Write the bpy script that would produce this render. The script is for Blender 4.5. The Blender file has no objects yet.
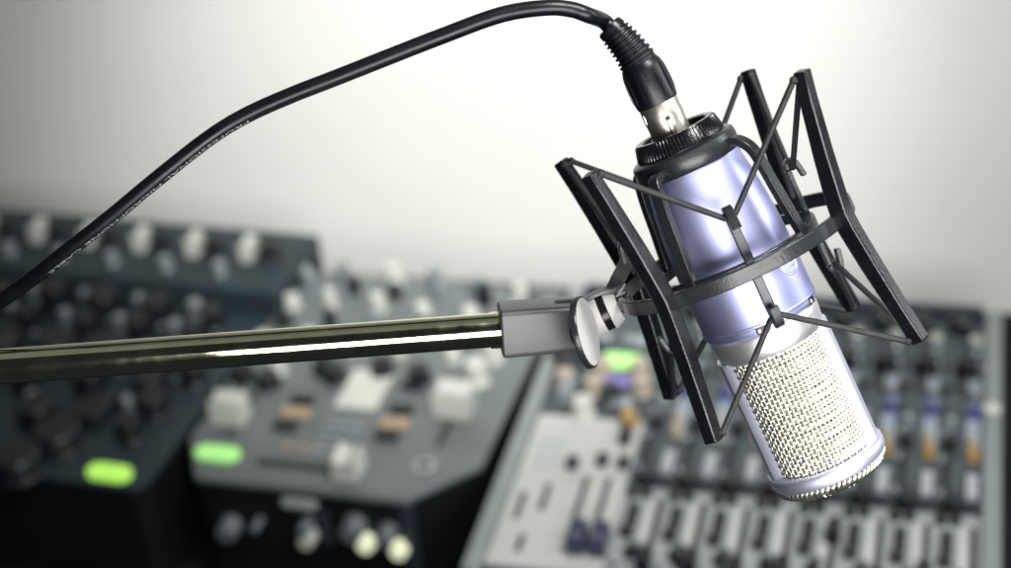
import bpy, bmesh, math, random
from mathutils import Vector, Matrix
random.seed(7)
scene = bpy.context.scene
COL = scene.collection
R = math.radians
PI = math.pi

# ------------------------------------------------------------------ camera frame
F = 1685.0; CX = 505.5; CY = 284.0          # focal length and centre in pixels of the 1011 x 568 picture
GS = 1.35                                   # the consoles stand this much farther off than a first estimate, at life size
HC = 0.75 * GS                              # height of the lens above the table (m)
UP = Vector((-.085, -.845, -.528)).normalized()
_fw = Vector((0, 0, 1)); YW = (_fw - UP * _fw.dot(UP)).normalized(); XW = YW.cross(UP)
def w(p): return Vector((XW.dot(p), YW.dot(p), UP.dot(p)))
CAM = Vector((0, 0, HC))
def ray(x, y): return Vector(((x - CX) / F, (y - CY) / F, 1.0))
def at(x, y, Z): return w(ray(x, y) * Z) + CAM          # point at depth Z
def ground(x, y, h):                                    # point at height h (in console units of 1.35 m)
    r = w(ray(x, y)); return r * ((h * GS - HC) / r.z) + CAM

cam_data = bpy.data.cameras.new('camera'); cam = bpy.data.objects.new('camera', cam_data); COL.objects.link(cam)
cx, cu, cb = w(Vector((1, 0, 0))), w(Vector((0, -1, 0))), w(Vector((0, 0, -1)))
M = Matrix((cx, cu, cb)).transposed().to_4x4(); M.translation = CAM
cam.matrix_world = M
cam_data.sensor_width = 36; cam_data.lens = 60
cam_data.clip_start = .02; cam_data.clip_end = 60
cam_data.dof.use_dof = True; cam_data.dof.focus_distance = .712; cam_data.dof.aperture_fstop = 5.5
scene.camera = cam

# ------------------------------------------------------------------ materials
def mat(name, col, rough=.5, metal=0., spec=.5, var=.0, scale=40., bump=0., bscale=300., coat=0., emit=None, estr=0., rvar=0., speck=0.):
    m = bpy.data.materials.new(name); m.use_nodes = True
    nt = m.node_tree; b = nt.nodes['Principled BSDF']
    b.inputs['Base Color'].default_value = (*col, 1); b.inputs['Roughness'].default_value = rough
    b.inputs['Metallic'].default_value = metal; b.inputs['Specular IOR Level'].default_value = spec
    b.inputs['Coat Weight'].default_value = coat
    tc = nt.nodes.new('ShaderNodeTexCoord')
    nz = nt.nodes.new('ShaderNodeTexNoise'); nz.inputs['Scale'].default_value = scale; nz.inputs['Detail'].default_value = 5
    nt.links.new(tc.outputs['Object'], nz.inputs['Vector'])
    cr = nt.nodes.new('ShaderNodeMapRange'); cr.inputs[1].default_value = .3; cr.inputs[2].default_value = .7
    nt.links.new(nz.outputs['Fac'], cr.inputs[0])
    mx = nt.nodes.new('ShaderNodeMix'); mx.data_type = 'RGBA'
    mx.inputs[6].default_value = (*[c * (1 - var) for c in col], 1); mx.inputs[7].default_value = (*[min(1, c * (1 + var)) for c in col], 1)
    nt.links.new(cr.outputs[0], mx.inputs[0])
    last = mx.outputs[2]
    if speck:
        s2 = nt.nodes.new('ShaderNodeTexNoise'); s2.inputs['Scale'].default_value = 1500; s2.inputs['Detail'].default_value = 1
        nt.links.new(tc.outputs['Object'], s2.inputs['Vector'])
        r2 = nt.nodes.new('ShaderNodeMapRange'); r2.inputs[1].default_value = .70; r2.inputs[2].default_value = .78; r2.inputs[4].default_value = speck
        nt.links.new(s2.outputs['Fac'], r2.inputs[0])
        m2 = nt.nodes.new('ShaderNodeMix'); m2.data_type = 'RGBA'; m2.inputs[7].default_value = (.35, .36, .34, 1)
        nt.links.new(r2.outputs[0], m2.inputs[0]); nt.links.new(last, m2.inputs[6]); last = m2.outputs[2]
    nt.links.new(last, b.inputs['Base Color'])
    if rvar:
        rr = nt.nodes.new('ShaderNodeMapRange'); rr.inputs[3].default_value = max(.02, rough - rvar); rr.inputs[4].default_value = rough + rvar
        nt.links.new(cr.outputs[0], rr.inputs[0]); nt.links.new(rr.outputs[0], b.inputs['Roughness'])
    if bump:
        n2 = nt.nodes.new('ShaderNodeTexNoise'); n2.inputs['Scale'].default_value = bscale; n2.inputs['Detail'].default_value = 3
        nt.links.new(tc.outputs['Object'], n2.inputs['Vector'])
        bp = nt.nodes.new('ShaderNodeBump'); bp.inputs['Strength'].default_value = bump; bp.inputs['Distance'].default_value = .0004
        nt.links.new(n2.outputs['Fac'], bp.inputs['Height']); nt.links.new(bp.outputs['Normal'], b.inputs['Normal'])
    if emit:
        b.inputs['Emission Color'].default_value = (*emit, 1); b.inputs['Emission Strength'].default_value = estr
    return m
MT = dict(
    lilac=mat('lilac_metal', (.55, .575, .89), .48, 1.0, var=.03, scale=45, bump=.05, bscale=2200, rvar=.02),
    palelilac=mat('pale_lilac_metal', (.78, .80, .96), .52, 1.0, var=.03, scale=45, bump=.05, bscale=2200, rvar=.02),
    silver=mat('satin_silver', (.92, .92, .94), .48, 1.0, var=.03, bump=.06, bscale=1500),
    wire=mat('wire_silver', (.86, .845, .76), .34, 1.0, var=.08, scale=200, rvar=.06),
    inner=mat('inner_gauze', (.42, .41, .34), .5, .8, var=.5, scale=900, bump=.6, bscale=1500),
    black=mat('black_plastic', (.006, .0065, .009), .23, 0, .45, var=.25, scale=60, bump=.25, bscale=900, rvar=.08, speck=.10),
    satin=mat('charcoal_plastic', (.016, .018, .022), .29, 0, .5, var=.2, scale=50, bump=.25, bscale=900, rvar=.08, speck=.10),
    rubber=mat('elastic_cord', (.020, .021, .023), .50, 0, .4, var=.3, scale=200, bump=.6, bscale=1800),
    cable=mat('cable_rubber', (.003, .0035, .007), .36, 0, .42, var=.2, scale=60, bump=.12, bscale=700, rvar=.06),
    print=mat('white_print', (.34, .37, .39), .6, var=.4, scale=900),
    nickel=mat('nickel', (.84, .80, .68), .36, 1.0, var=.10, scale=120, bump=.08, bscale=800, rvar=.08),
    chrome=mat('chrome_tube', (.66, .64, .44), .09, 1.0, var=.08, scale=120, bump=.025, bscale=420, rvar=.035),
    sleeve=mat('grey_plastic', (.075, .074, .078), .42, 0, .6, var=.06, scale=60, bump=.08, bscale=1300, speck=.15),
    paleplastic=mat('pale_grey_plastic', (.46, .455, .45), .55, 0, .5, var=.04, scale=60, bump=.2, bscale=1300),
    wall=mat('white_wall', (.86, .862, .835), .85, var=.02, scale=6, bump=.1, bscale=60),
    table=mat('dark_table', (.005, .006, .008), .75, 0, .2, var=.3, scale=14, bump=.1),
    panelgrey=mat('grey_panel', (.135, .157, .162), .45, .2, var=.10, scale=25, bump=.2, bscale=500),
    paneldark=mat('slate_panel', (.020, .033, .040), .5, 0, .3, var=.15, scale=25, bump=.2, bscale=500),
    case=mat('black_case', (.004, .005, .006), .6, 0, .2, var=.2, scale=30, bump=.2, bscale=500),
    casebluish=mat('dark_blue_case', (.020, .028, .042), .40, var=.2, scale=30, bump=.2, bscale=500),
    rail=mat('grey_rail', (.25, .285, .29), .40, .4, var=.08, scale=30),
    panelwhite=mat('pale_panel', (.44, .45, .44), .5, var=.05, scale=30, bump=.1, bscale=400),
    panelmid=mat('mid_grey_panel', (.27, .285, .29), .5, var=.08, scale=40),
    panelslate=mat('slate_grey_panel', (.050, .066, .076), .5, var=.12, scale=30),
    stripe=mat('pale_strip', (.27, .32, .37), .5, var=.10, scale=60),
    knobblack=mat('black_knob', (.006, .007, .010), .35, var=.2),
    knobwhite=mat('cream_knob', (.50, .51, .47), .38, var=.05),
    knobgrey=mat('grey_knob', (.30, .34, .37), .28, .6, var=.08),
    trimgrey=mat('pale_grey_cap', (.34, .37, .40), .45, var=.05),
    knobblue=mat('blue_knob', (.055, .06, .20), .4, var=.1),
    knobindigo=mat('indigo_cap', (.040, .045, .085), .35, var=.1),
    knobamber=mat('amber_knob', (.34, .22, .09), .4, var=.1),
    knobpeach=mat('peach_knob', (.36, .31, .25), .4, var=.08),
    tan=mat('tan_button', (.36, .26, .17), .5, var=.08),
    violet=mat('violet_strip', (.20, .16, .42), .5, var=.08),
    label=mat('pale_label', (.52, .52, .48), .55, var=.05, scale=80),
    slot=mat('slot_dark', (.012, .014, .02), .6),
    greytext=mat('worn_marking', (.36, .39, .40), .6, var=.3, scale=300),
    green1=mat('lit_green_yellow', (.35, .6, .12), .5, emit=(.42, .86, .10), estr=.62),
    green2=mat('lit_green', (.35, .6, .2), .5, emit=(.30, .80, .24), estr=.55),
    lampwhite=mat('lit_cream', (.6, .6, .4), .4, emit=(.86, .92, .66), estr=.62),
    glowring=mat('ring_cream', (.60, .60, .42), .4, var=.05),
)

# ------------------------------------------------------------------ mesh helpers
def obj(name, bm, m, parent=None, smooth=35, bevel=0., seg=2):
    me = bpy.data.meshes.new(name)
    bmesh.ops.recalc_face_normals(bm, faces=bm.faces)
    bm.to_mesh(me); bm.free()
    if smooth:
        me.polygons.foreach_set('use_smooth', [True] * len(me.polygons))
        me.set_sharp_from_angle(angle=R(smooth))
    o = bpy.data.objects.new(name, me); COL.objects.link(o)
    me.materials.append(m)
    if parent: o.parent = parent
    if bevel:
        b = o.modifiers.new('bevel', 'BEVEL'); b.width = bevel; b.segments = seg; b.limit_method = 'ANGLE'; b.angle_limit = R(40)
        b.harden_normals = False
    return o
def tag(o, label=None, cat=None, group=None, kind=None):
    if label: o['label'] = label
    if cat: o['category'] = cat
    if group: o['group'] = group
    if kind: o['kind'] = kind
    return o
def thing(name, label, cat, M=None):
    o = bpy.data.objects.new(name, None); COL.objects.link(o); o.empty_display_size = .02
    if M is not None: o.matrix_world = M
    return tag(o, label, cat)
def nb(): return bmesh.new()

def lathe(bm, prof, n=64, a0=0., a1=2 * PI, center=(0, 0, 0), caps=True, rib=0, ribamp=0.):
    """revolve (radius, z) about z"""
    full = abs(a1 - a0 - 2 * PI) < 1e-6
    cols = n if full else n + 1
    C = Vector(center); rings = []
    for (r, z) in prof:
        ring = []
        for i in range(cols):
            a = a0 + (a1 - a0) * i / n
            rr = r
            if rib and (i % 4) in (2, 3): rr = r - ribamp
            ring.append(bm.verts.new(C + Vector((rr * math.cos(a), rr * math.sin(a), z))))
        rings.append(ring)
    for k in range(len(rings) - 1):
        A, B = rings[k], rings[k + 1]
        for i in range(n if full else n):
            j = (i + 1) % cols
            bm.faces.new((A[i], A[j], B[j], B[i]))
    if caps and full:
        if prof[0][0] > 0: bm.faces.new(rings[0][::-1])
        if prof[-1][0] > 0: bm.faces.new(rings[-1])
    elif caps:
        bm.faces.new([r[0] for r in rings]); bm.faces.new([r[-1] for r in rings][::-1])
    return bm

def box(bm, c, ax, ay, az):
    """box from centre and three half-extent vectors"""
    c, ax, ay, az = Vector(c), Vector(ax), Vector(ay), Vector(az)
    v = [bm.verts.new(c + sx * ax + sy * ay + sz * az) for sz in (-1, 1) for sy in (-1, 1) for sx in (-1, 1)]
    for f in ((0, 1, 3, 2), (4, 6, 7, 5), (0, 4, 5, 1), (2, 3, 7, 6), (0, 2, 6, 4), (1, 5, 7, 3)):
        bm.faces.new([v[i] for i in f])
    return bm
def abox(bm, x0, x1, y0, y1, z0, z1):
    return box(bm, ((x0 + x1) / 2, (y0 + y1) / 2, (z0 + z1) / 2), ((x1 - x0) / 2, 0, 0), (0, (y1 - y0) / 2, 0), (0, 0, (z1 - z0) / 2))

def frames(path):
    P = [Vector(p) for p in path]; n = len(P)
    T = [(P[min(i + 1, n - 1)] - P[max(i - 1, 0)]).normalized() for i in range(n)]
    u = T[0].orthogonal().normalized(); out = []
    for i in range(n):
        u = (u - T[i] * u.dot(T[i])).normalized()
        out.append((P[i], T[i], u, T[i].cross(u)))
    return out
def tube(bm, path, r, n=10, closed=False, caps=True):
    fr = frames(path); rings = []
    for k, (p, t, u, v) in enumerate(fr):
        rr = r[k] if isinstance(r, (list, tuple)) else r
        rings.append([bm.verts.new(p + rr * (math.cos(2 * PI * i / n) * u + math.sin(2 * PI * i / n) * v)) for i in range(n)])
    m = len(rings)
    for k in range(m if closed else m - 1):
        A, B = rings[k], rings[(k + 1) % m]
        for i in range(n):
            bm.faces.new((A[i], A[(i + 1) % n], B[(i + 1) % n], B[i]))
    if caps and not closed:
        bm.faces.new(rings[0][::-1]); bm.faces.new(rings[-1])
    return bm
def ribbon(bm, path, wdirs, wid, thk):
    """bar of rectangular section swept along path; wdirs = width direction per point"""
    fr = frames(path); rings = []
    for k, (p, t, _, _) in enumerate(fr):
        wd = Vector(wdirs[k] if isinstance(wdirs, list) else wdirs); wd = (wd - t * wd.dot(t)).normalized(); nd = t.cross(wd)
        a = (wid[k] if isinstance(wid, list) else wid) / 2; b = (thk[k] if isinstance(thk, list) else thk) / 2
        rings.append([bm.verts.new(p + sx * a * wd + sy * b * nd) for sx, sy in ((-1, -1), (1, -1), (1, 1), (-1, 1))])
    for k in range(len(rings) - 1):
        A, B = rings[k], rings[k + 1]
        for i in range(4): bm.faces.new((A[i], A[(i + 1) % 4], B[(i + 1) % 4], B[i]))
    bm.faces.new(rings[0][::-1]); bm.faces.new(rings[-1])
    return bm
def spline(pts, n=12):
    P = [Vector(p) for p in pts]; out = []
    Q = [2 * P[0] - P[1]] + P + [2 * P[-1] - P[-2]]
    for i in range(1, len(Q) - 2):
        for k in range(n):
            t = k / n; a, b, c, d = Q[i - 1], Q[i], Q[i + 1], Q[i + 2]
            out.append(.5 * (2 * b + (c - a) * t + (2 * a - 5 * b + 4 * c - d) * t * t + (3 * b - a - 3 * c + d) * t ** 3))
    out.append(P[-1]); return out

# ------------------------------------------------------------------ frame of microphone and mount
ZM = .732; K = ZM / F
Oc = ray(736, 251) * ZM
v = Oc.normalized()
e1 = Vector((1, 0, 0)); e1 = (e1 - v * e1.dot(v)).normalized(); e2 = v.cross(e1)
d = Vector((.4145, .910)).normalized(); TAU = R(11)
axc = d[0] * e1 + d[1] * e2
Aw = w(math.cos(TAU) * axc + math.sin(TAU) * v)
Sw = w(d[1] * e1 - d[0] * e2)
Fw = w(math.sin(TAU) * axc - math.cos(TAU) * v)
def frame_at(s, f, t):
    m = Matrix((Sw, Fw, Aw)).transposed().to_4x4()
    m.translation = w(Oc) + CAM + K * (s * Sw + f * Fw + t * Aw); return m
def kk(*a): return Vector(a) * K                      # local lengths are given in K units (0.434 mm)
def kp(prof): return [(r * K, z * K) for r, z in prof]
def pol(r, deg, t): return Vector((r * math.cos(R(deg)), r * math.sin(R(deg)), t)) * K

# ---- microphone -----------------------------------------------------
mic = thing('microphone', 'lilac and silver studio microphone with woven wire grille, hanging in the black mount', 'microphone', frame_at(-5, 0, 0))
bm = lathe(nb(), kp([(30, -112), (46.5, -111), (47.5, -106), (51, -86), (54.5, -64), (57.5, -38), (59.3, -12), (60, 10), (60.2, 40), (60.2, 67), (60.2, 70), (59.6, 72.2), (57, 73), (40, 73)]), 128)
body = obj('body', bm, MT['lilac'], mic, 40)
bm = lathe(nb(), kp([(60.35, 63.6), (60.75, 64.2), (60.75, 66.4), (60.35, 67)]), 128, caps=False)
obj('body_lip', bm, MT['lilac'], body, 40)
bm = lathe(nb(), kp([(54, 72), (56.6, 74.6), (57.6, 77), (57.6, 82), (57.0, 90), (55.8, 97), (53.5, 100.5), (49, 101.5), (46, 100)]), 128, caps=False)
obj('grille_collar', bm, MT['silver'], mic, 40)
# posts left and right of the wire windows
for side in (0, 180):
    bm = nb(); prof = []
    for a in range(-32, 33, 1):
        rr = 59.2 if abs(a) <= 21 else 59.2 - (abs(a) - 21) * .80
        prof.append((rr, a))
    rows = []
    for t in (98, 100, 160, 227, 230):
        row = [bm.verts.new(pol(r, side + a, t)) for r, a in prof] + [bm.verts.new(pol(47, side + a, t)) for r, a in reversed(prof)]
        rows.append(row)
    n = len(rows[0])
    for k in range(len(rows) - 1):
        for i in range(n): bm.faces.new((rows[k][i], rows[k][(i + 1) % n], rows[k + 1][(i + 1) % n], rows[k + 1][i]))
    bm.faces.new(rows[0]); bm.faces.new(rows[-1][::-1])
    obj('grille_post', bm, MT['palelilac'], mic, 18)
bm = lathe(nb(), kp([(50, 228.5), (57, 228.7), (60.2, 229.2), (62, 231), (62.4, 235.5), (62, 240), (60.6, 243), (57.5, 244), (50, 244), (50, 228.5)]), 128, caps=False)
obj('end_ring', bm, MT['palelilac'], mic, 40)
# woven wire windows
def weave(a0, a1):
    """plain weave: strong cross wires running round, thinner wires along the axis, with small irregularities"""
    bm = nb(); rad = 51.5; pitch = 4.6
    na = int(R(a1 - a0) * rad / pitch); da = (a1 - a0) / na
    nt = int((228 - 100) / 3.85); dt = (228 - 100) / nt
    rn = random.Random(3)
    jt = [rn.uniform(-.35, .35) for _ in range(nt)]; ja = [rn.uniform(-.25, .25) for _ in range(na)]
    for j in range(nt):
        t = 100 + (j + .5) * dt + jt[j]; pts = []; p1, p2 = rn.uniform(0, 6), rn.uniform(.15, .4)
        for q in range(na * 4 + 1):
            a = a0 + q * da / 4; ph = PI * (q / 4 - .5)
            pts.append(pol(rad + 1.55 * math.cos(ph) * (1 if j % 2 else -1), a, t + .35 * math.sin(q * p2 / 4 + p1)))
        tube(bm, pts, 1.68 * K, 8)
    for i in range(na):
        a = a0 + (i + .5) * da + ja[i]; pts = []; p1 = rn.uniform(0, 6)
        for q in range(nt * 4 + 1):
            t = 100 + q * dt / 4; ph = PI * (q / 4 - .5)
            pts.append(pol(rad - .75 * math.cos(ph) * (1 if i % 2 else -1), a + .25 * math.sin(q * .06 + p1), t))
        tube(bm, pts, 1.45 * K, 7)
    return bm
obj('grille_mesh', weave(30, 150), MT['wire'], mic, 60)
obj('grille_mesh', weave(210, 330), MT['wire'], mic, 60)
obj('inner_screen', lathe(nb(), kp([(45.5, 100), (45.5, 226)]), 64, caps=False), MT['inner'], mic)
# domed wire cap at the bottom
bm = nb()
NR = 62
for i in range(NR):                                  # folded edge of the gauze: a rope-like row of wire ends
    a = 360 * i / NR
    pts = [pol(57.4, a, 243.4), pol(58.2, a + 1.6, 246.2), pol(57.2, a + 3.4, 249.2), pol(54.2, a + 5.2, 251.8), pol(49.5, a + 6.5, 253.4)]
    tube(bm, spline(pts, 3), 2.15 * K, 8)
for sgn in (0, 1):
    for i in range(-9, 10):
        u = i * 5.0; L = math.sqrt(max(0, 49 ** 2 - u * u)); pts = []
        for q in range(41):
            x = -L + 2 * L * q / 40; r2 = (x * x + u * u) / 49 ** 2
            z = 254.4 + 3.5 * (1 - r2) + 1.2 * math.cos(PI * x / 5.0) * (1 if (i + sgn) % 2 else -1)
            pts.append(kk(x, u, z) if sgn == 0 else kk(u, x, z))
        tube(bm, pts, 1.4 * K, 6)
obj('end_mesh', bm, MT['wire'], mic, 60)
obj('inner_screen', lathe(nb(), kp([(55, 243), (53, 248.6), (47, 251), (.01, 252.6)]), 48, caps=False), MT['inner'], mic)
# round emblem, raised rings on the body
bm = nb()
def onbody(a0, t0, dx, dy, lift=.15): return pol(60.15 + lift, a0 - math.degrees(dx / 60), t0 + dy)
for rho, wr in ((13.2, .55), (10.8, .35)):
    tube(bm, [onbody(38, 24, rho * math.cos(2 * PI * i / 60), rho * math.sin(2 * PI * i / 60)) for i in range(60)], wr * K, 6, closed=True)
for k in range(3):
    cx0, cy0 = 4.2 * math.cos(2 * PI * k / 3 + .5), 4.2 * math.sin(2 * PI * k / 3 + .5)
    tube(bm, [onbody(38, 24, cx0 + 3.6 * math.cos(2 * PI * i / 30), cy0 + 3.6 * math.sin(2 * PI * i / 30)) for i in range(30)], .35 * K, 5, closed=True)
obj('emblem', bm, MT['silver'], body)
# two small slide switches at the seam
for a in (94, 30):
    sw_ = nb()
    def bx(a_, t0, t1, wd, r0, r1, b):
        c = pol((r0 + r1) / 2, a_, (t0 + t1) / 2); rd = Vector((math.cos(R(a_)), math.sin(R(a_)), 0)); tn = Vector((-rd.y, rd.x, 0))
        box(b, c, tn * wd / 2 * K, rd * (r1 - r0) / 2 * K, Vector((0, 0, (t1 - t0) / 2 * K)))
    bx(a, 66.5, 73.5, 11, 55, 60.6, sw_)
    s_ = obj('switch', sw_, MT['black'], mic, 30, .0002)
    b2 = nb(); bx(a + 2, 68.2, 72.0, 3.2, 59, 61.6, b2)
    obj('switch_lever', b2, MT['silver'], s_, 30, .0002)

# ---- shock mount ----------------------------------------------------
mount = thing('shock_mount', 'black spider mount with splayed bars and elastic cords around the lilac microphone', 'shock mount', frame_at(-2, 0, 0))
# clamp collar with four arms, knurled nut
bm = lathe(nb(), kp([(40, -120), (50, -119.5), (53.5, -117), (54.5, -112), (54.5, -101), (52, -98), (47, -97.5), (47, -110), (40, -111), (40, -120)]), 96, center=kk(-4, 0, 0), caps=False)
collar = obj('collar', bm, MT['satin'], mount, 40)
bm = lathe(nb(), kp([(45.5, -118.5), (46.5, -121), (43.2, -134.5), (42, -136)]), 288, center=kk(-4, 0, 0), caps=False, rib=1, ribamp=1.0 * K)
lathe(bm, kp([(41.8, -135.3), (41.2, -137), (38.5, -137.6), (34.5, -136.5), (33.2, -134), (33.2, -112), (20, -112)]), 96, center=kk(-4, 0, 0), caps=False)
lathe(bm, kp([(47.6, -117.8), (47.6, -120.4), (46, -120.8)]), 96, center=kk(-4, 0, 0), caps=False)
obj('locking_nut', bm, MT['black'], mount, 28)
BAR = [36, 126, 216, 306]
for a in BAR:
    pts = [pol(50, a, -106), pol(58, a, -107), pol(66, a, -103), pol(71.5, a, -92), pol(75, a, -72), pol(78, a, -45), pol(83, a, -8), pol(85, a, 4)]
    pts = [p + kk(-3 if i < 3 else -1, 0, 0) for i, p in enumerate(pts)]
    tn = Vector((-math.sin(R(a)), math.cos(R(a)), 0))
    obj('collar_arm', ribbon(nb(), spline(pts, 6), tn, 12 * K, 8 * K), MT['satin'], mount, 40, .0006)
# rings
def band(r0, r1, t0, t1, n=128): return lathe(nb(), kp([(r0, t0), (r1, t0), (r1, t1), (r0, t1), (r0, t0)]), n, caps=False)
obj('outer_ring', band(120.5, 126, -7.5, 7.5), MT['satin'], mount, 40, .0005)
obj('inner_ring', band(81, 87, -3, 8), MT['satin'], mount, 40, .0005)
# splayed outer bars
for a in BAR:
    rd = Vector((math.cos(R(a)), math.sin(R(a)), 0)); tn = Vector((-rd.y, rd.x, 0))
    pts = [(155, -147), (149, -118), (140, -66), (133.5, -22), (131.8, -6), (133, 10), (139, 50), (148, 102), (154.5, 135)]
    th = [13, 14, 16, 18, 18, 18, 17, 15.5, 14.5]; wd = [13, 13.5, 14.5, 15, 15, 15, 15, 14.5, 14]
    path = [(rd * r + Vector((0, 0, t))) * K for r, t in pts]
    br = obj('outer_bar', ribbon(nb(), path, tn, [x * K for x in wd], [x * K for x in th]), MT['black'], mount, 30, .0007)
    for sg, tt, r_ in ((-1, -141, 148), (1, 129.5, 146.5)):
        bm = nb()
        box(bm, (rd * r_ + Vector((0, 0, tt))) * K, tn * 7.5 * K, rd * 3.2 * K, Vector((0, 0, 2.4)) * K)
        obj('cord_peg', bm, MT['black'], br, 30, .0005)
# hook strips on the inner ring
HK = [81, 169, 261, 348]; CO = Vector((-4, 0, 0))
for a in HK:
    rd = Vector((math.cos(R(a)), math.sin(R(a)), 0)); tn = Vector((-rd.y, rd.x, 0))
    def P(r, t): return (rd * (r - 4) + CO + Vector((0, 0, t))) * K
    st = obj('hook_strip', ribbon(nb(), [P(91, -50), P(91.2, -30), P(91.5, 2), P(91.2, 36), P(91, 56)], tn, 9.5 * K, 5 * K), MT['satin'], mount, 30, .0004)
    for sg, t0 in ((-1, -50), (1, 56)):
        pts = [P(91, t0), P(92, t0 + sg * 5), P(96, t0 + sg * 8.5), P(100.5, t0 + sg * 6.5), P(102.8, t0), P(105, t0 - sg * 12)]
        obj('hook', ribbon(nb(), spline(pts, 5), tn, 9.5 * K, 5.2 * K), MT['satin'], st, 40, .0004)
# elastic cords
for i, a in enumerate(HK):
    b0, b1 = BAR[(i) % 4], BAR[(i + 1) % 4]
    if i == 0: b0, b1 = 36, 126
    if i == 1: b0, b1 = 126, 216
    if i == 2: b0, b1 = 216, 306
    if i == 3: b0, b1 = 306, 36
    for sg, te, th_, re in ((-1, -142, -49, 147), (1, 130.5, 55, 145.5)):
        hook = [pol(92.2, a + q_, th_ + sg * k_) + CO * K for q_, k_ in ((-3.4, 1.5), (0, 2.4), (3.4, 1.5))]
        e0 = pol(re, b0, te) ; e1_ = pol(re, b1, te)
        tn0 = Vector((-math.sin(R(b0)), math.cos(R(b0)), 0)) * K; tn1 = Vector((-math.sin(R(b1)), math.cos(R(b1)), 0)) * K
        e0 = e0 + tn0 * 6.5; e1_ = e1_ - tn1 * 6.5
        path = [e0 + (hook[0] - e0) * q / 8 for q in range(8)] + hook + [hook[2] + (e1_ - hook[2]) * (q + 1) / 8 for q in range(8)]
        bm = tube(nb(), path, 3.0 * K, 12)
        for e_ in (e0, e1_): bmesh.ops.create_icosphere(bm, subdivisions=2, radius=4.2 * K, matrix=Matrix.Translation(e_))
        obj('elastic_cord', bm, MT['rubber'], mount, 60)

# ---- swivel clamp and boom -------------------------------------------
Minv = mount.matrix_world.inverted()
def loc(p): return Minv @ p
PA, PB = at(-420, 397.5, .692), at(560, 325.2, .737)
pdir = (PB - PA).normalized()
boom = thing('boom_arm', 'long polished chrome boom tube running from the left into the grey clamp', 'boom arm', Matrix.Translation(PA))
tube_path = [PA + pdir * (PB - PA).length * q / 24 - PA for q in range(25)]
obj('tube', tube(nb(), tube_path, 17.4 * K * 1.0, 48), MT['chrome'], boom, 60)
bm = tube(nb(), [at(490, 330.5, .735) - PA, at(505, 329.4, .7355) - PA], 18.6 * K, 48)
obj('tube_end', bm, MT['nickel'], boom, 40)
# sleeve : rounded box round the tube end
c0, c1 = at(500, 329.5, .735), at(584, 322.5, .7375)
ld = (c1 - c0).normalized()
toc = (CAM - c0); toc = (toc - ld * toc.dot(ld)).normalized()
upd = ld.cross(toc).normalized()
if upd.dot(w(Vector((0, -1, 0)))) < 0: upd = -upd
tilt = R(-16); nrm = toc * math.cos(tilt) + upd * math.sin(tilt); upd2 = upd * math.cos(tilt) - toc * math.sin(tilt)
def sect(bm, p, hw, hh, rad, n=6):
    vs = []
    for qx, qy, a0 in ((1, 1, 0), (-1, 1, 90), (-1, -1, 180), (1, -1, 270)):
        for i in range(n + 1):
            a = R(a0 + 90 * i / n)
            vs.append(bm.verts.new(loc(p) + Minv.to_3x3() @ (nrm * (qx * (hw - rad) + rad * math.cos(a)) + upd2 * (qy * (hh - rad) + rad * math.sin(a))) * 1.0))
    return vs
bm = nb(); secs = []
for q, sc in ((0, .93), (.02, 1), (.12, 1.0), (.5, .985), (.97, .94), (1.0, .90)):
    secs.append(sect(bm, c0 + (c1 - c0) * q, 24.5 * K * sc, 24.5 * K * sc, 6 * K * sc))
for k in range(len(secs) - 1):
    n = len(secs[k])
    for i in range(n): bm.faces.new((secs[k][i], secs[k][(i + 1) % n], secs[k + 1][(i + 1) % n], secs[k + 1][i]))
bm.faces.new(secs[0][::-1]); bm.faces.new(secs[-1])
socket = obj('swivel_socket', bm, MT['sleeve'], mount, 40)
bm = nb(); m3 = Minv.to_3x3()
mid = c0 + (c1 - c0) * .80
box(bm, loc(mid + upd2 * 23.4 * K), m3 @ ld * 11 * K, m3 @ nrm * 4 * K, m3 @ upd2 * 1.2 * K)
obj('slot_mark', bm, MT['slot'], socket, 30)
# tightening disc
dc = at(588, 331.5, ZM - .021)
dn = (w(Vector((.975, -.20, 0))) * .95 + (CAM - dc).normalized() * .31).normalized()
def disc(bm, c, n_, prof, seg=64, rx=1., ry=1., up=None):
    n_ = n_.normalized(); ux = n_.orthogonal().normalized() if up is None else (up - n_ * up.dot(n_)).normalized(); uy = n_.cross(ux); rings = []
    for r, z in prof:
        rings.append([bm.verts.new(loc(c + n_ * z * K + (ux * math.cos(2 * PI * i / seg) * r * rx + uy * math.sin(2 * PI * i / seg) * r * ry) * K)) for i in range(seg)])
    for k in range(len(rings) - 1):
        for i in range(seg): bm.faces.new((rings[k][i], rings[k][(i + 1) % seg], rings[k + 1][(i + 1) % seg], rings[k + 1][i]))
    bm.faces.new(rings[0][::-1]); bm.faces.new(rings[-1])
    return bm
kb = obj('tightening_knob', disc(nb(), dc, dn, [(34.5, -6.5), (36, -5.6), (36, -1.2), (35.2, -.2), (33.5, 0)]), MT['satin'], mount, 40)
obj('knob_face', disc(nb(), dc, dn, [(33.6, -.2), (33.6, .4), (33, .7)]), MT['paleplastic'], kb, 40)
bm = tube(nb(), [loc(dc - dn * 8 * K), loc(dc - dn * 16 * K)], 9 * K, 24)
obj('knob_bolt', bm, MT['satin'], kb, 40)
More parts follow.
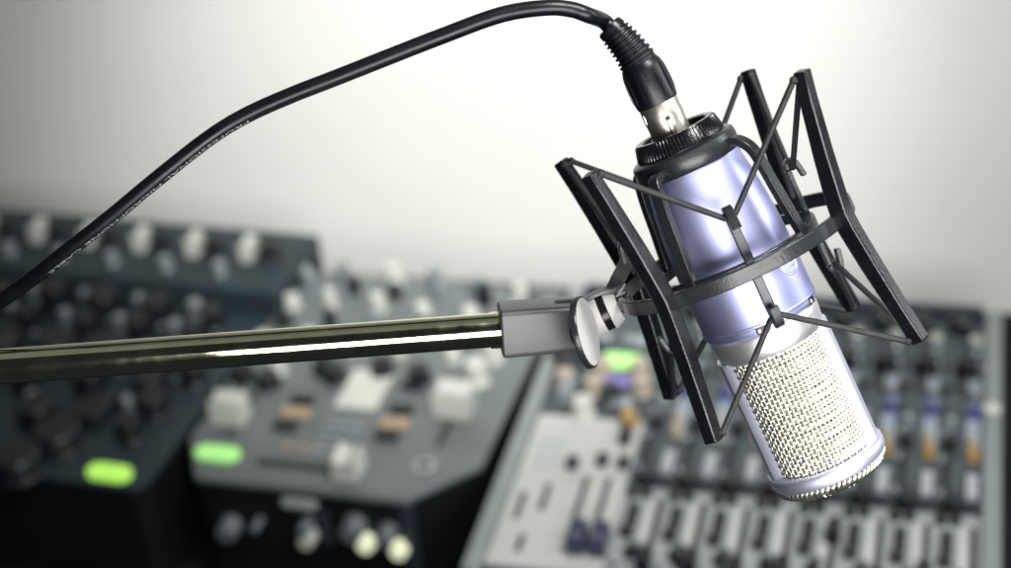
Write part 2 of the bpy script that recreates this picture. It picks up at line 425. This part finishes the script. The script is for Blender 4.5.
# hinge leaves along the S axis
def hinge(s0, s1, r0, r1, m, name):
    bm = nb(); rings = []
    n = 40
    for s, r in ((s0, r0 * .96), (s0 + .8, r0), (s1 - .8, r1), (s1, r1 * .96)):
        rings.append([bm.verts.new(kk(s, 2 + r * math.cos(2 * PI * i / n), 2 + r * math.sin(2 * PI * i / n))) for i in range(n)])
    for k in range(3):
        for i in range(n): bm.faces.new((rings[k][i], rings[k][(i + 1) % n], rings[k + 1][(i + 1) % n], rings[k + 1][i]))
    bm.faces.new(rings[0][::-1]); bm.faces.new(rings[-1])
    return obj(name, bm, m, mount, 40)
hinge(-160, -146.5, 21, 20.5, MT['paleplastic'], 'hinge_leaf')
hinge(-146.5, -138.5, 18.5, 18.5, MT['black'], 'hinge_washer')
hinge(-138.5, -127, 20, 15, MT['paleplastic'], 'hinge_leaf')
bm = nb(); box(bm, kk(-121, 2, 0), kk(9, 0, 0), kk(0, 9, 0), kk(0, 0, 8.5))
obj('ring_boss', bm, MT['satin'], mount, 40, .0015, 3)
# twisted strip from hinge to the ring
pts = [kk(-156, 3, -18.5), kk(-146, 3, -19.5), kk(-136, 2, -19), kk(-126, -2, -17), kk(-116, -16, -22), kk(-107, -36, -27), kk(-101, -56, -30)]
wds = [Vector((0, 1, 0)), Vector((0, 1, 0)), Vector((0, 1, .05)), Vector((.3, .8, .3)), Vector((.5, .3, .7)), Vector((.5, .1, .8)), Vector((.5, 0, .8))]
sp = spline(pts, 6); wsp = []
for i in range(len(sp)):
    q = i / (len(sp) - 1) * (len(wds) - 1); k = min(int(q), len(wds) - 2); wsp.append(wds[k].lerp(wds[k + 1], q - k))
obj('bracket', ribbon(nb(), sp, wsp, 15 * K, 4.5 * K), MT['sleeve'], mount, 40, .0004)

# ---- cable with connector ----------------------------------------------
Mx = frame_at(-9.5, 0, 0)
cab = thing('microphone_cable', 'black rubber cable whose ribbed nickel plug sits in the top of the microphone', 'cable', Mx)
Mi = Mx.inverted()
bm = lathe(nb(), kp([(18, -112), (19.6, -113), (19.8, -150), (20.2, -152), (20.2, -156), (19.8, -158), (20.2, -168), (19, -170)]), 72, center=kk(0, 0, 0))
shell = obj('plug_shell', bm, MT['nickel'], cab, 35)
bm = nb(); c = pol(19.4, 82, -145); rd = Vector((math.cos(R(82)), math.sin(R(82)), 0)); tn = Vector((-rd.y, rd.x, 0))
box(bm, c, tn * 2.5 * K, rd * 1.2 * K, kk(0, 0, 9))
slot_ = obj('latch_slot', bm, MT['slot'], shell, 30)
bm = nb()
box(bm, pol(20.1, 82, -143.5), tn * 1.7 * K, rd * 1.0 * K, kk(0, 0, 6.5))
for q in range(3): box(bm, pol(20.9, 82, -148 + 2.6 * q), tn * 1.7 * K, rd * .5 * K, kk(0, 0, .6))
obj('latch_tongue', bm, MT['nickel'], slot_, 30, .0001)
for a in (150, 158): 
    pass
bm = nb(); box(bm, pol(19.8, 158, -158), Vector((-math.sin(R(158)), math.cos(R(158)), 0)) * 1.6 * K, Vector((math.cos(R(158)), math.sin(R(158)), 0)) * 1.3 * K, kk(0, 0, 5))
obj('shell_key', bm, MT['nickel'], shell, 30, .0002)
bm = lathe(nb(), kp([(19.5, -167), (20.9, -168), (21.5, -171), (21.4, -186), (21.0, -202), (20.2, -208), (18.2, -211.5), (15, -212.5)]), 72, caps=False)
for a in range(0, 360, 30):      # moulded grip flats: raised ribs
    rd = Vector((math.cos(R(a)), math.sin(R(a)), 0)); tn = Vector((-rd.y, rd.x, 0))
    pts = [(rd * r + Vector((0, 0, t))) * K for r, t in ((19.9, -206), (21.2, -200), (21.9, -188), (21.9, -178), (20.9, -173))]
    ribbon(bm, pts, tn, [2 * K, 2.6 * K, 3 * K, 2.6 * K, 1.8 * K], 1.6 * K)
obj('plug_grip', bm, MT['cable'], cab, 40)
# boot, ringed and slightly bent
bpath = spline([kk(0, 0, -207), kk(-1.8, 0, -220), kk(-5, 0, -234), kk(-9, 0, -247), kk(-12.5, 0, -256.5)], 16)
nbp = len(bpath); rr = []
for i in range(nbp):
    q = i / (nbp - 1); r = 18.6 - 5.0 * q
    if .14 < q < .80:
        ph = (q - .14) / .66 * 7.0; r += (1.1 if (ph % 1) < .58 else -1.3)
    if q > .97: r -= 1.2
    rr.append(r * K)
obj('strain_relief', tube(nb(), bpath, rr, 40), MT['cable'], cab, 25)
Lc = lambda x, y, Z: Mi @ at(x, y, Z)
pend = bpath[-1]; pdirb = (bpath[-1] - bpath[-4]).normalized()
pts = [pend - pdirb * 6 * K, pend + pdirb * 7 * K, Lc(589, 15.6, .704), Lc(571, 9.6, .702), Lc(545, 8.0, .70), Lc(500, 15.2, .70), Lc(440, 37, .70), Lc(390, 56.5, .70), Lc(340, 76.3, .70), Lc(290, 95.8, .70), Lc(246, 115.6, .70), Lc(208, 139, .70), Lc(157, 179, .70), Lc(110, 218, .702), Lc(70, 249, .705), Lc(30, 280, .712), Lc(-12, 309, .725), Lc(-60, 338, .745), Lc(-110, 372, .78), Lc(-150, 420, .82)]
e_ = at(-150, 420, .82)      # the rest hangs down and lies on the table
pts += [Mi @ (e_ + Vector((-.05, .05, -.16))), Mi @ Vector((e_.x - .10, e_.y + .08, .05)), Mi @ Vector((e_.x - .15, e_.y + .12, -.040)), Mi @ Vector((e_.x - .25, e_.y + .14, -.0425)), Mi @ Vector((e_.x - .36, e_.y + .10, -.0425))]
cpath = spline(pts, 14)
obj('cable', tube(nb(), cpath, 7.8 * K, 32), MT['cable'], cab, 60)
# printed lettering along the lower side of the cable
fc = bpy.data.curves.new('lettering', 'FONT'); fc.body = 'PROFESSIONAL MICROPHONE CABLE'; fc.size = 1.0; fc.resolution_u = 2
fo = bpy.data.objects.new('lettering', fc); COL.objects.link(fo)
bpy.context.view_layer.update()
tm = bpy.data.meshes.new_from_object(fo.evaluated_get(bpy.context.evaluated_depsgraph_get()))
bpy.data.objects.remove(fo)
bm = nb(); bm.from_mesh(tm); bpy.data.meshes.remove(tm)
bmesh.ops.subdivide_edges(bm, edges=bm.edges, cuts=2)
fr = frames(cpath); acc = [0]
for i in range(1, len(fr)): acc.append(acc[-1] + (fr[i][0] - fr[i - 1][0]).length)
xs = [q.co.x for q in bm.verts]; wid = max(xs) - min(xs)
i0 = min(range(len(cpath)), key=lambda i: (cpath[i] - Lc(244, 112.5, .70)).length)
i1 = min(range(len(cpath)), key=lambda i: (cpath[i] - Lc(48, 266, .708)).length)
s0, s1 = acc[i0], acc[i1]
for q in bm.verts:
    s = s0 + (q.co.x - min(xs)) / wid * (s1 - s0)
    k = max(i for i in range(len(acc) - 1) if acc[i] <= s); t = (s - acc[k]) / (acc[k + 1] - acc[k])
    p = fr[k][0].lerp(fr[k + 1][0], t); T = fr[k][1].lerp(fr[k + 1][1], t).normalized()
    wp = Mx @ p; view = (Mi.to_3x3() @ (CAM - wp)); view = (view - T * view.dot(T)).normalized()
    low = T.cross(view).normalized()
    if (Mx.to_3x3() @ low).dot(w(Vector((0, 1, 0)))) < 0: low = -low
    ang = R(40) + (q.co.y) * 4.8 / 7.8          # from the viewer side round to the lower edge
    q.co = p + (view * math.cos(ang) + low * math.sin(ang)) * (7.8 + .10) * K
obj('printed_lettering', bm, MT['print'], cab, 0)

# ------------------------------------------------------------------ consoles behind
H0 = .06; ZB = -.034                                 # panel height and underside of the consoles
def device(name, label, cat, px, yaw, h):
    o = ground(*px, h); m = Matrix.Translation(Vector((o.x, o.y, 0))) @ Matrix.Rotation(R(yaw), 4, 'Z') @ Matrix.Scale(GS, 4)
    return thing(name, label, cat, m), m.inverted()
def prism(bm, outline, z0, z1):
    a = [bm.verts.new((x, y, z0)) for x, y in outline]; b = [bm.verts.new((x, y, z1)) for x, y in outline]; n = len(a)
    bm.faces.new(a[::-1]); bm.faces.new(b)
    for i in range(n): bm.faces.new((a[i], a[(i + 1) % n], b[(i + 1) % n], b[i]))
    return bm
MESH = {}
def put(key, build, name, m, root, x, y, z, rz=0., bevel=0.):
    """first one is built, further ones share its mesh"""
    if key not in MESH:
        o = obj(name, build(), m, root, 35, bevel); MESH[key] = o
    else:
        o = MESH[key].copy(); COL.objects.link(o); o.parent = root
    o.location = (x, y, z); o.rotation_euler = (0, 0, rz)
    return o
def knob_mesh(r, h):
    def f():
        bm = lathe(nb(), [(r * 1.15, 0), (r * 1.15, h * .12), (r, h * .2), (r * .94, h * .85), (r * .84, h), (.0001, h)], 32)
        box(bm, (0, r * .5, h * 1.0), (r * .10, 0, 0), (0, r * .42, 0), (0, 0, h * .04)); return bm
    return f
def cap_mesh(wx, wy, h):
    def f():
        bm = nb(); n = 9; rows = []
        prof = [(-.5, .0), (-.5, .62), (-.40, .95), (-.12, .80), (0, .74), (.12, .80), (.40, .95), (.5, .62), (.5, 0)]
        for x in (-.5, .5): rows.append([bm.verts.new((x * wx * (.96 if p[1] > .7 else 1), p[0] * wy, p[1] * h)) for p in prof])
        for i in range(n - 1): bm.faces.new((rows[0][i], rows[0][i + 1], rows[1][i + 1], rows[1][i]))
        bm.faces.new((rows[0][0], rows[1][0], rows[1][-1], rows[0][-1])); bm.faces.new(rows[0]); bm.faces.new(rows[1][::-1])
        return bm
    return f
def btn_mesh(wx, wy, h): return lambda: abox(nb(), -wx / 2, wx / 2, -wy / 2, wy / 2, 0, h)
def pill_mesh(wx, wy, h):
    def f():
        out = []
        for i in range(9): a = R(-90 + 180 * i / 8); out.append((wx / 2 - wy / 2 + wy / 2 * math.cos(a), wy / 2 * math.sin(a)))
        for i in range(9): a = R(90 + 180 * i / 8); out.append((-wx / 2 + wy / 2 + wy / 2 * math.cos(a), wy / 2 * math.sin(a)))
        return prism(nb(), out, 0, h)
    return f
def knob(root, x, y, r, h, m, z, rz=0., name='knob'):
    return put(('knob', r, h, m), knob_mesh(r, h), name, MT[m], root, x, y, z, rz, .0004)
def cap(root, x, y, wx, wy, h, m, z, name='fader_cap', rz=0.):
    return put(('cap', wx, wy, h, m), cap_mesh(wx, wy, h), name, MT[m], root, x, y, z, rz, .0005)
def btn(root, x, y, wx, wy, h, m, z, name='button', rz=0.):
    return put(('btn', wx, wy, h, m, name), btn_mesh(wx, wy, h), name, MT[m], root, x, y, z, rz, min(wx, wy, h) * .2)
def slot(root, x, y, L, z, wd=.0022, rz=0.):
    return put(('slot', L, wd), btn_mesh(wd, L, .0006), 'fader_slot', MT['slot'], root, x, y, z, rz)
def pill(root, x, y, wx, wy, h, m, z, name, rz=0.):
    return put(('pill', wx, wy, h, m), pill_mesh(wx, wy, h), name, MT[m], root, x, y, z, rz, .0006)

# --- pale mixing desk (right)
desk, dinv = device('mixing_desk', 'pale mixing desk with grey side rails and coloured knobs, behind the microphone', 'mixing desk', (482, 558), -17, H0)
def on(inv, x, y, h=H0): p = inv @ ground(x, y, h); return p.x, p.y
W, D = .298, .304
z = H0
obj('case', abox(nb(), -.004, W + .004, -.012, D, ZB, H0 - .004), MT['casebluish'], desk, 0, .002)
obj('front_bumper', abox(nb(), .003, W - .003, -.013, -.0045, H0 - .022, H0 + .001), MT['knobindigo'], desk, 0, .003)
for x in (-.010, W - .002):
    obj('side_rail', abox(nb(), x, x + .012, -.016, D + .004, ZB, H0 + .005), MT['rail'], desk, 0, .003)
obj('rear_ledge', abox(nb(), .003, W - .003, D - .006, D + .002, .01, H0 + .010), MT['casebluish'], desk, 0, .002)
obj('front_panel', abox(nb(), .0025, .0752, -.004, .081, H0 - .006, H0), MT['panelwhite'], desk, 0)
obj('channel_panel', abox(nb(), .0756, W - .0025, -.004, .081, H0 - .006, H0), MT['panelmid'], desk, 0)
bm = abox(nb(), .0025, .075, .0815, .150, H0 - .006, H0)
obj('master_panel', bm, MT['panelwhite'], desk, 0)
obj('rear_panel', prism(nb(), [(.0755, .0815), (W - .0025, .0815), (W - .0025, D - .0065), (.0025, D - .0065), (.0025, .1505), (.0755, .1505)], H0 - .006, H0 - .0005), MT['panelslate'], desk, 0)
for i in range(8):
    x = .0862 + .0273 * i
    for k in range(3): btn(desk, x - .001, .0425 + .0078 * k, .0068, .0056, .005, 'knobblack', z)
    btn(desk, x - .0020, .0340, .0085, .0062, .0065, 'knobblack', z, 'mute_button')
    slot(desk, x + .0138, .040, .060, z, .0042)
    btn(desk, x + .0062, .040, .0011, .074, .0004, 'greytext', z, 'divider_line')
    btn(desk, x - .001, .0665, .0080, .0035, .0004, 'greytext', z, 'printed_mark')
    btn(desk, x - .001, .0240, .0062, .0040, .0004, 'greytext', z, 'printed_mark')
    y = (.004, .006, .003, .008, .046, .005, .016, .004)[i]
    cap(desk, x + .0138, y + .004, .0088, .014, .011, 'knobblack', z)
    knob(desk, x - .003, .006, .0035, .005, 'knobgrey', z, .4)
    put('lane', btn_mesh(.0052, .040, .0004), 'pale_lane', MT['panelwhite'], desk, x + .0078 + .0016, .050, z)
    for q in range(4): btn(desk, x + .0062, .008 + .0062 * q, .0040, .0036, .003, 'knobblack' if (q + i) % 3 else 'knobgrey', z, 'small_switch')
    knob(desk, x - .0052, .0735, .0034, .006, 'knobblack', z, .5)
    knob(desk, x + .0035, .0745, .0034, .006, 'knobblack', z, .9)
    # rear strip of this channel
    put('strip', btn_mesh(.0090, .112, .0008), 'channel_strip', MT['stripe'], desk, x + .0125, .192, z - .0004)
    knob(desk, x + .001, .0865, .0062, .010, 'knobblack', z, .6, 'pan_knob')
    cap(desk, x + .0125, .106, .0072, .021, .007, 'trimgrey', z, 'trim_slider')
    knob(desk, x + .0040, .0165, .0042, .007, 'knobblack', z, .3)
    btn(desk, x + .0145, .0880, .012, .006, .003, 'knobblack', z, 'button')
    knob(desk, x + .0125, .139, .0043, .008, 'knobamber' if i > 4 else 'knobpeach', z, -.5)
    knob(desk, x + .0115, .152, .0034, .007, 'knobpeach', z, -.3)
    knob(desk, x + .0125, .184, .0041, .008, 'knobblue', z, .3)
    knob(desk, x + .0125, .202, .0050, .010, 'knobgrey', z, .8)
    knob(desk, x + .008, .232, .0078, .013, 'knobblack', z, .2)
    k_ = knob(desk, x + .0130, .262, .0052, .009, 'knobgrey', z, .1, 'gain_knob')
    put('ringk', lambda: lathe(nb(), [(.0028, 0), (.0040, 0), (.0040, .0007), (.0028, .0007), (.0028, 0)], 24, caps=False), 'pale_ring', MT['glowring'], k_, 0, 0, .0091)
    btn(desk, x + .002, .284, .014, .012, .012, 'knobblack', z, 'input_jack')
    btn(desk, x - .003, .118, .005, .034, .003, 'slot', z - .0006, 'meter_window')
    btn(desk, x + .0005, .214, .026, .004, .0015, 'slot', z - .0006, 'divider')
    knob(desk, x - .002, .148, .0046, .008, 'knobblack', z, 1.0)
    knob(desk, x - .002, .171, .0040, .007, 'knobgrey', z, .5)
for i in range(8):
    x = .0862 + .0273 * i
    for yy in (.100, .134, .162, .187, .207, .240): btn(desk, x - .0065, yy, .0045, .0045, .003, 'knobgrey' if yy < .17 else 'knobblack', z - .0005, 'small_switch')
    for q in range(5): btn(desk, x + .0188, .044 + .010 * q, .0028, .0008, .0005, 'slot', z, 'scale_tick')
    knob(desk, x + .0195, .0755, .0022, .002, 'knobgrey', z)
# master section
for px, py, L in ((520, 505, .026), (545, 497, .026)):
    x, y = on(dinv, px, py); slot(desk, x, y, L, z, .0036)
for px, py in ((520, 543),):
    x, y = on(dinv, px, py); slot(desk, x, y, .016, z, .0036)
for px, py in ((593, 490), (615, 492)):
    x, y = on(dinv, px, py); slot(desk, x - .006, y - .018, .062, z, .0036)
for px, py in ((578, 545), (600, 547)):
    x, y = on(dinv, px, py); cap(desk, x, y, .0105, .022, .014, 'knobindigo', z + .001, 'master_cap')
for px, py in ((573, 466), (603, 463), (624, 466)):
    x, y = on(dinv, px, py); btn(desk, x, y, .0078, .010, .006, 'knobblack', z)
x, y = on(dinv, 626, 440); btn(desk, x, y, .008, .014, .008, 'knobblack', z)
x, y = on(dinv, 629, 424); knob(desk, x, y, .0062, .010, 'knobamber', z)
x, y = on(dinv, 583, 414); knob(desk, x, y, .0075, .013, 'knobwhite', z)
for px, py, m in ((566, 385, 'knobpeach'), (594, 392, 'knobpeach'), (642, 392, 'knobpeach'), (602, 374, 'knobpeach'), (640, 376, 'knobpeach')):
    x, y = on(dinv, px, py); knob(desk, x, y, .0072, .012, m, z)
x, y = on(dinv, 568, 396); cap(desk, x, y, .010, .026, .012, 'knobgrey', z, 'trim_slider')
for px, py in ((560, 360), (567, 372), (612, 400), (590, 356), (580, 345)):
    x, y = on(dinv, px, py); knob(desk, x, y, .0075, .012, 'knobblack', z)
x, y = on(dinv, 622, 363); pill(desk, x, y, .034, .018, .003, 'green2', z, 'lit_display')
x, y = on(dinv, 617, 382); btn(desk, x, y, .026, .014, .002, 'violet', z, 'violet_plate')
for px, py in ((620, 407), (560, 335), (600, 340), (636, 345)):
    x, y = on(dinv, px, py); btn(desk, x, y, .018, .010, .006, 'knobgrey', z, 'switch_block')
for px, py in ((543, 452), (557, 452)):
    x, y = on(dinv, px, py); btn(desk, x, y, .004, .030, .0007, 'greytext', z, 'scale_marking')
# two screws on the right rail
for y in (.225,): put('screw', lambda: lathe(nb(), [(.006, 0), (.006, .0012), (.0001, .0016)], 24), 'rail_screw', MT['knobwhite'], desk, W + .0035, .187, z + .005)

# --- grey two-channel mixer (middle)
dj, jinv = device('dj_mixer', 'grey topped mixer with big pale fader caps and cut corners, under the boom', 'mixer', (194, 476), -18.5, H0)
W2 = .193; D2 = .262
out = [(0, 0), (.150, 0), (.190, .044), (W2, D2), (-.022, D2), (-.022, .040)]
def inset(o, k): 
    c = (sum(p[0] for p in o) / len(o), sum(p[1] for p in o) / len(o)); return [(c[0] + (p[0] - c[0]) * k, c[1] + (p[1] - c[1]) * k) for p in o]
obj('case', prism(nb(), inset(out, .985), ZB, H0 - .006), MT['case'], dj, 0, .002)
obj('top_panel', prism(nb(), out, H0 - .006, H0), MT['panelgrey'], dj, 0, .002)
obj('corner_trim', abox(nb(), .145, .153, -.0005, .007, ZB, H0 - .0065), MT['casebluish'], dj, 0, .001)
def dj_at(px, py, h=H0): return on(jinv, px, py, h)
x, y = dj_at(218, 455); pill(dj, x, y, .033, .015, .003, 'green2', z, 'lit_button')
x, y = dj_at(232, 421); sl = slot(dj, x + .004, y + .020, .075, z, .004); cap(dj, x, y, .024, .017, .022, 'knobwhite', z + .001, 'channel_fader_cap')
x, y = dj_at(455, 412); slot(dj, x + .000, y + .006, .090, z, .004); cap(dj, x, y, .026, .021, .022, 'knobwhite', z + .001, 'channel_fader_cap')
for px, py in ((477, 382), (492, 358)):
    x, y = dj_at(px, py); knob(dj, x, y, .0085, .018, 'knobwhite', z)
x, y = dj_at(300, 466); slot(dj, x, y, .062, z, .007, PI / 2)
x, y = dj_at(350, 475); cap(dj, x, y, .020, .018, .020, 'knobwhite', z + .001, 'crossfader_cap', PI / 2)
x, y = dj_at(365, 390); btn(dj, x, y, .031, .046, .0012, 'label', z, 'pale_label')
for px, py in ((303, 402), (286, 428), (402, 411), (387, 438), (413, 388)):
    x, y = dj_at(px, py); btn(dj, x, y, .017, .008, .004, 'knobblack', z, 'button')
for px, py in ((296, 414), (395, 425)):
    x, y = dj_at(px, py); btn(dj, x, y, .021, .011, .003, 'tan', z, 'tan_button')
x, y = dj_at(340, 436)
for r in range(3):
    for k in range(3): btn(dj, x - .010 + .010 * k, y - .010 + .010 * r, .007, .006, .002, 'knobgrey', z, 'pad')
x, y = dj_at(318, 449)
for k in range(5): btn(dj, x - .022 + .011 * k, y, .008, .004, .0007, 'tan' if k < 2 else 'greytext', z, 'level_mark')
x, y = dj_at(425, 465); knob(dj, x, y, .0035, .002, 'knobblack', z, 0, 'screw'); 
put('ringscrew', lambda: lathe(nb(), [(.0042, 0), (.0075, 0), (.0075, .0006), (.0042, .0006), (.0042, 0)], 24, caps=False), 'screw_ring', MT['greytext'], dj, x, y, z)
x, y = dj_at(277, 372); knob(dj, x, y, .0070, .014, 'knobwhite', z)
x, y = dj_at(270, 385); knob(dj, x, y, .0085, .010, 'knobblack', z)
for px, py in ((325, 372), (383, 373), (337, 380), (245, 380), (420, 380)):
    x, y = dj_at(px, py); knob(dj, x, y, .0080, .012, 'knobblack', z, .7)
# rows of knobs towards the rear
for r, (x0, y0, m) in enumerate(((-.012, .158, 'knobwhite'), (-.006, .186, 'knobblack'), (-.014, .212, 'knobwhite'), (-.006, .236, 'knobblack'), (-.016, .250, 'knobgrey'))):
    for k in range(6):
        mm = m if (k + r) % 3 else ('knobgrey' if m == 'knobblack' else 'knobwhite')
        knob(dj, x0 + .036 * k + random.uniform(-.003, .003), y0 + random.uniform(-.003, .003), random.choice((.0048, .0058, .0066)), random.choice((.010, .014, .017)), mm, z, random.uniform(-2, 2))
# front face fittings
def front_knob(x, zc, r, m, name, dep=.012):
    o = obj(name, lathe(nb(), [(r * 1.1, 0), (r, dep * .3), (r * .92, dep), (.0001, dep)], 28), MT[m], dj, 35, .0004)
    o.rotation_euler = (PI / 2, 0, 0); o.location = (x, .0016, zc); return o
fz = lambda py: H0 - (py - 492) * .00062
front_knob(.020, .020, .0075, 'knobgrey', 'front_knob'); front_knob(.042, .027, .0030, 'knobgrey', 'front_jack')
front_knob(.112, .033, .0080, 'knobgrey', 'headphone_knob'); front_knob(.119, .020, .0060, 'lampwhite', 'lit_lamp', .008)
front_knob(.135, .031, .0065, 'knobgrey', 'headphone_knob'); front_knob(.142, .018, .0060, 'lampwhite', 'lit_lamp', .008)
front_knob(.078, .030, .0045, 'knobgrey', 'front_jack'); front_knob(.078, .020, .0055, 'knobwhite', 'front_knob')
o = obj('name_plate', pill_mesh(.026, .008, .0012)(), MT['greytext'], dj, 35); o.rotation_euler = (PI / 2, 0, 0); o.location = (.074, .0012, .046)
o = obj('crossfade_switch', abox(nb(), -.0035, .0035, -.003, .002, -.014, .014), MT['casebluish'], dj, 0, .0005); o.location = (.090, .0012, .027)

# --- dark controller (left)
lf, linv = device('dark_controller', 'dark slate controller with black knobs and one yellow green lit button', 'controller', (143, 489), -20, H0)
out = [(-.003, -.001), (.000, .0465), (-.004, .050), (-.004, .300), (-.42, .300), (-.42, 0), (-.03, -.001)]
out = [(-.030, 0), (-.003, .046), (-.003, .20), (-.42, .20), (-.42, 0)]
out = [(-.006, 0), (-.001, .012), (-.001, .215), (-.43, .215), (-.43, 0)]
obj('case', prism(nb(), inset(out, .985), ZB, H0 - .006), MT['case'], lf, 0, .002)
obj('top_panel', prism(nb(), out, H0 - .006, H0), MT['paneldark'], lf, 0, .002)
ZR = H0 + .020
bm = prism(nb(), [(-.43, .2155), (.006, .2155), (.006, .305), (-.43, .305)], ZB, ZR)
obj('rear_case', bm, MT['paneldark'], lf, 0, .003)
def lf_at(px, py, h=H0): return on(linv, px, py, h)
x, y = lf_at(110, 475); pill(lf, x, y, .033, .015, .004, 'green1', z, 'lit_button')
x, y = lf_at(95, 414); btn(lf, x, y, .026, .034, .010, 'knobblack', z, 'jog_pad')
for px, py, r in ((155, 412, .012), (132, 437, .010), (40, 420, .014), (60, 445, .018), (20, 470, .018), (195, 382, .009)):
    x, y = lf_at(px, py); knob(lf, x, y, r, .016, 'knobblack', z, .6)
for px, py in ((146, 394), (130, 413), (35, 408)):
    x, y = lf_at(px, py); knob(lf, x, y, .0045, .014, 'knobgrey', z)
for k in range(8):
    x = -.036 - .0475 * k
    for yy, r, m, h in ((.194, .0125, 'knobblack', .022), (.164, .0135, 'knobblack', .022), (.132, .0145, 'knobblack', .022), (.098, .0125, 'knobblack', .018)):
        kb_ = knob(lf, x + (.194 - yy) * -.10 + random.uniform(-.002, .002), yy + random.uniform(-.003, .003), r * random.choice((.78, 1, 1.12)), h * random.choice((.8, 1)), m, z, random.uniform(-2, 2))
    knob(lf, x - .022, .203, .0062, .014, 'knobgrey', z, .2 * k)
    knob(lf, x - .026, .176, .0050, .013, 'knobgrey', z, .2 * k)
    cap(lf, x, .262, .0090, .018, .018, 'knobwhite', ZR, 'rear_slider')
    knob(lf, x + .016, .264, .0085, .014, 'knobblack', ZR, .4 * k, 'rear_knob')
    knob(lf, x - .014, .236, .0055, .010, 'knobgrey', ZR, .3 * k, 'rear_knob')
# ------------------------------------------------------------------ table and wall
ZT = (ZB - .0005) * GS; wb = ground(500, 281, ZB - .0005); wy = R(-17)
wx = Vector((math.cos(wy), math.sin(wy), 0)); wn = Vector((-math.sin(wy), math.cos(wy), 0))
def strip(bm, c, a, b, n): box(bm, c, a, b, n); return bm
bm = nb(); box(bm, wb + wn * .05 + Vector((0, 0, .50)), wx * 2.2, wn * .05, Vector((0, 0, 1.25)))
tag(obj('wall', bm, MT['wall'], None, 0), kind='structure')
bm = nb(); box(bm, wb - wn * .482 + Vector((0, 0, -.0175)), wx * 1.5, wn * .48, Vector((0, 0, .0175)))
tb = obj('table', bm, MT['table'], None, 0, .003)
tag(tb, 'dark table top against the white wall, carrying the mixers', 'table')

# ------------------------------------------------------------------ light
def area(name, loc_, aim, sx, sy, power, col=(1, 1, 1), shape='RECTANGLE'):
    l = bpy.data.lights.new(name, 'AREA'); l.shape = shape; l.size = sx; l.size_y = sy; l.energy = power; l.color = col
    o = bpy.data.objects.new(name, l); COL.objects.link(o); o.location = loc_
    o.rotation_euler = (Vector(aim) - Vector(loc_)).to_track_quat('-Z', 'Y').to_euler(); return o
def spot(name, loc_, aim, power, ang, blend, rad, col=(1, 1, 1)):
    l = bpy.data.lights.new(name, 'SPOT'); l.energy = power; l.spot_size = R(ang); l.spot_blend = blend; l.shadow_soft_size = rad; l.color = col
    o = bpy.data.objects.new(name, l); COL.objects.link(o); o.location = loc_
    o.rotation_euler = (Vector(aim) - Vector(loc_)).to_track_quat('-Z', 'Y').to_euler(); return o
mc = w(Oc) + CAM
wall_pt = wb + wx * .02 - wn * .03 + Vector((0, 0, .28))
spot('wall_lamp', (.08, .50, 1.75), wall_pt, 195, 34, 1.0, .08, (1, .99, .95))
area('front_softbox', mc + Vector((.13, -.66, .10)), mc, .66, .36, 8.6, (1, .985, .96))
t_ = area('top_softbox', (.55, .40, 1.75), mc + Vector((.18, .3, -.1)), .40, .35, 6.5, (1, .98, .95)); t_.data.spread = R(95)
area('side_softbox', mc + Vector((.85, .10, .35)), mc, .22, .6, 4, (.93, .95, 1))
area('overhead_fill', (-.20, .85, 2.0), (-.20, .851, 0), 1.7, 1.1, 1.15, (.88, 1, .86))  # added overhead panel, unseen; lays a grey-green band along the tube's top
wd = bpy.data.worlds.new('World'); scene.world = wd; wd.use_nodes = True
wd.node_tree.nodes['Background'].inputs['Color'].default_value = (.55, .66, .80, 1); wd.node_tree.nodes['Background'].inputs['Strength'].default_value = .035
scene.view_settings.view_transform = 'Standard'; scene.view_settings.look = 'None'
scene.view_settings.exposure = 0; scene.view_settings.gamma = 1
scene.cycles.max_bounces = 8
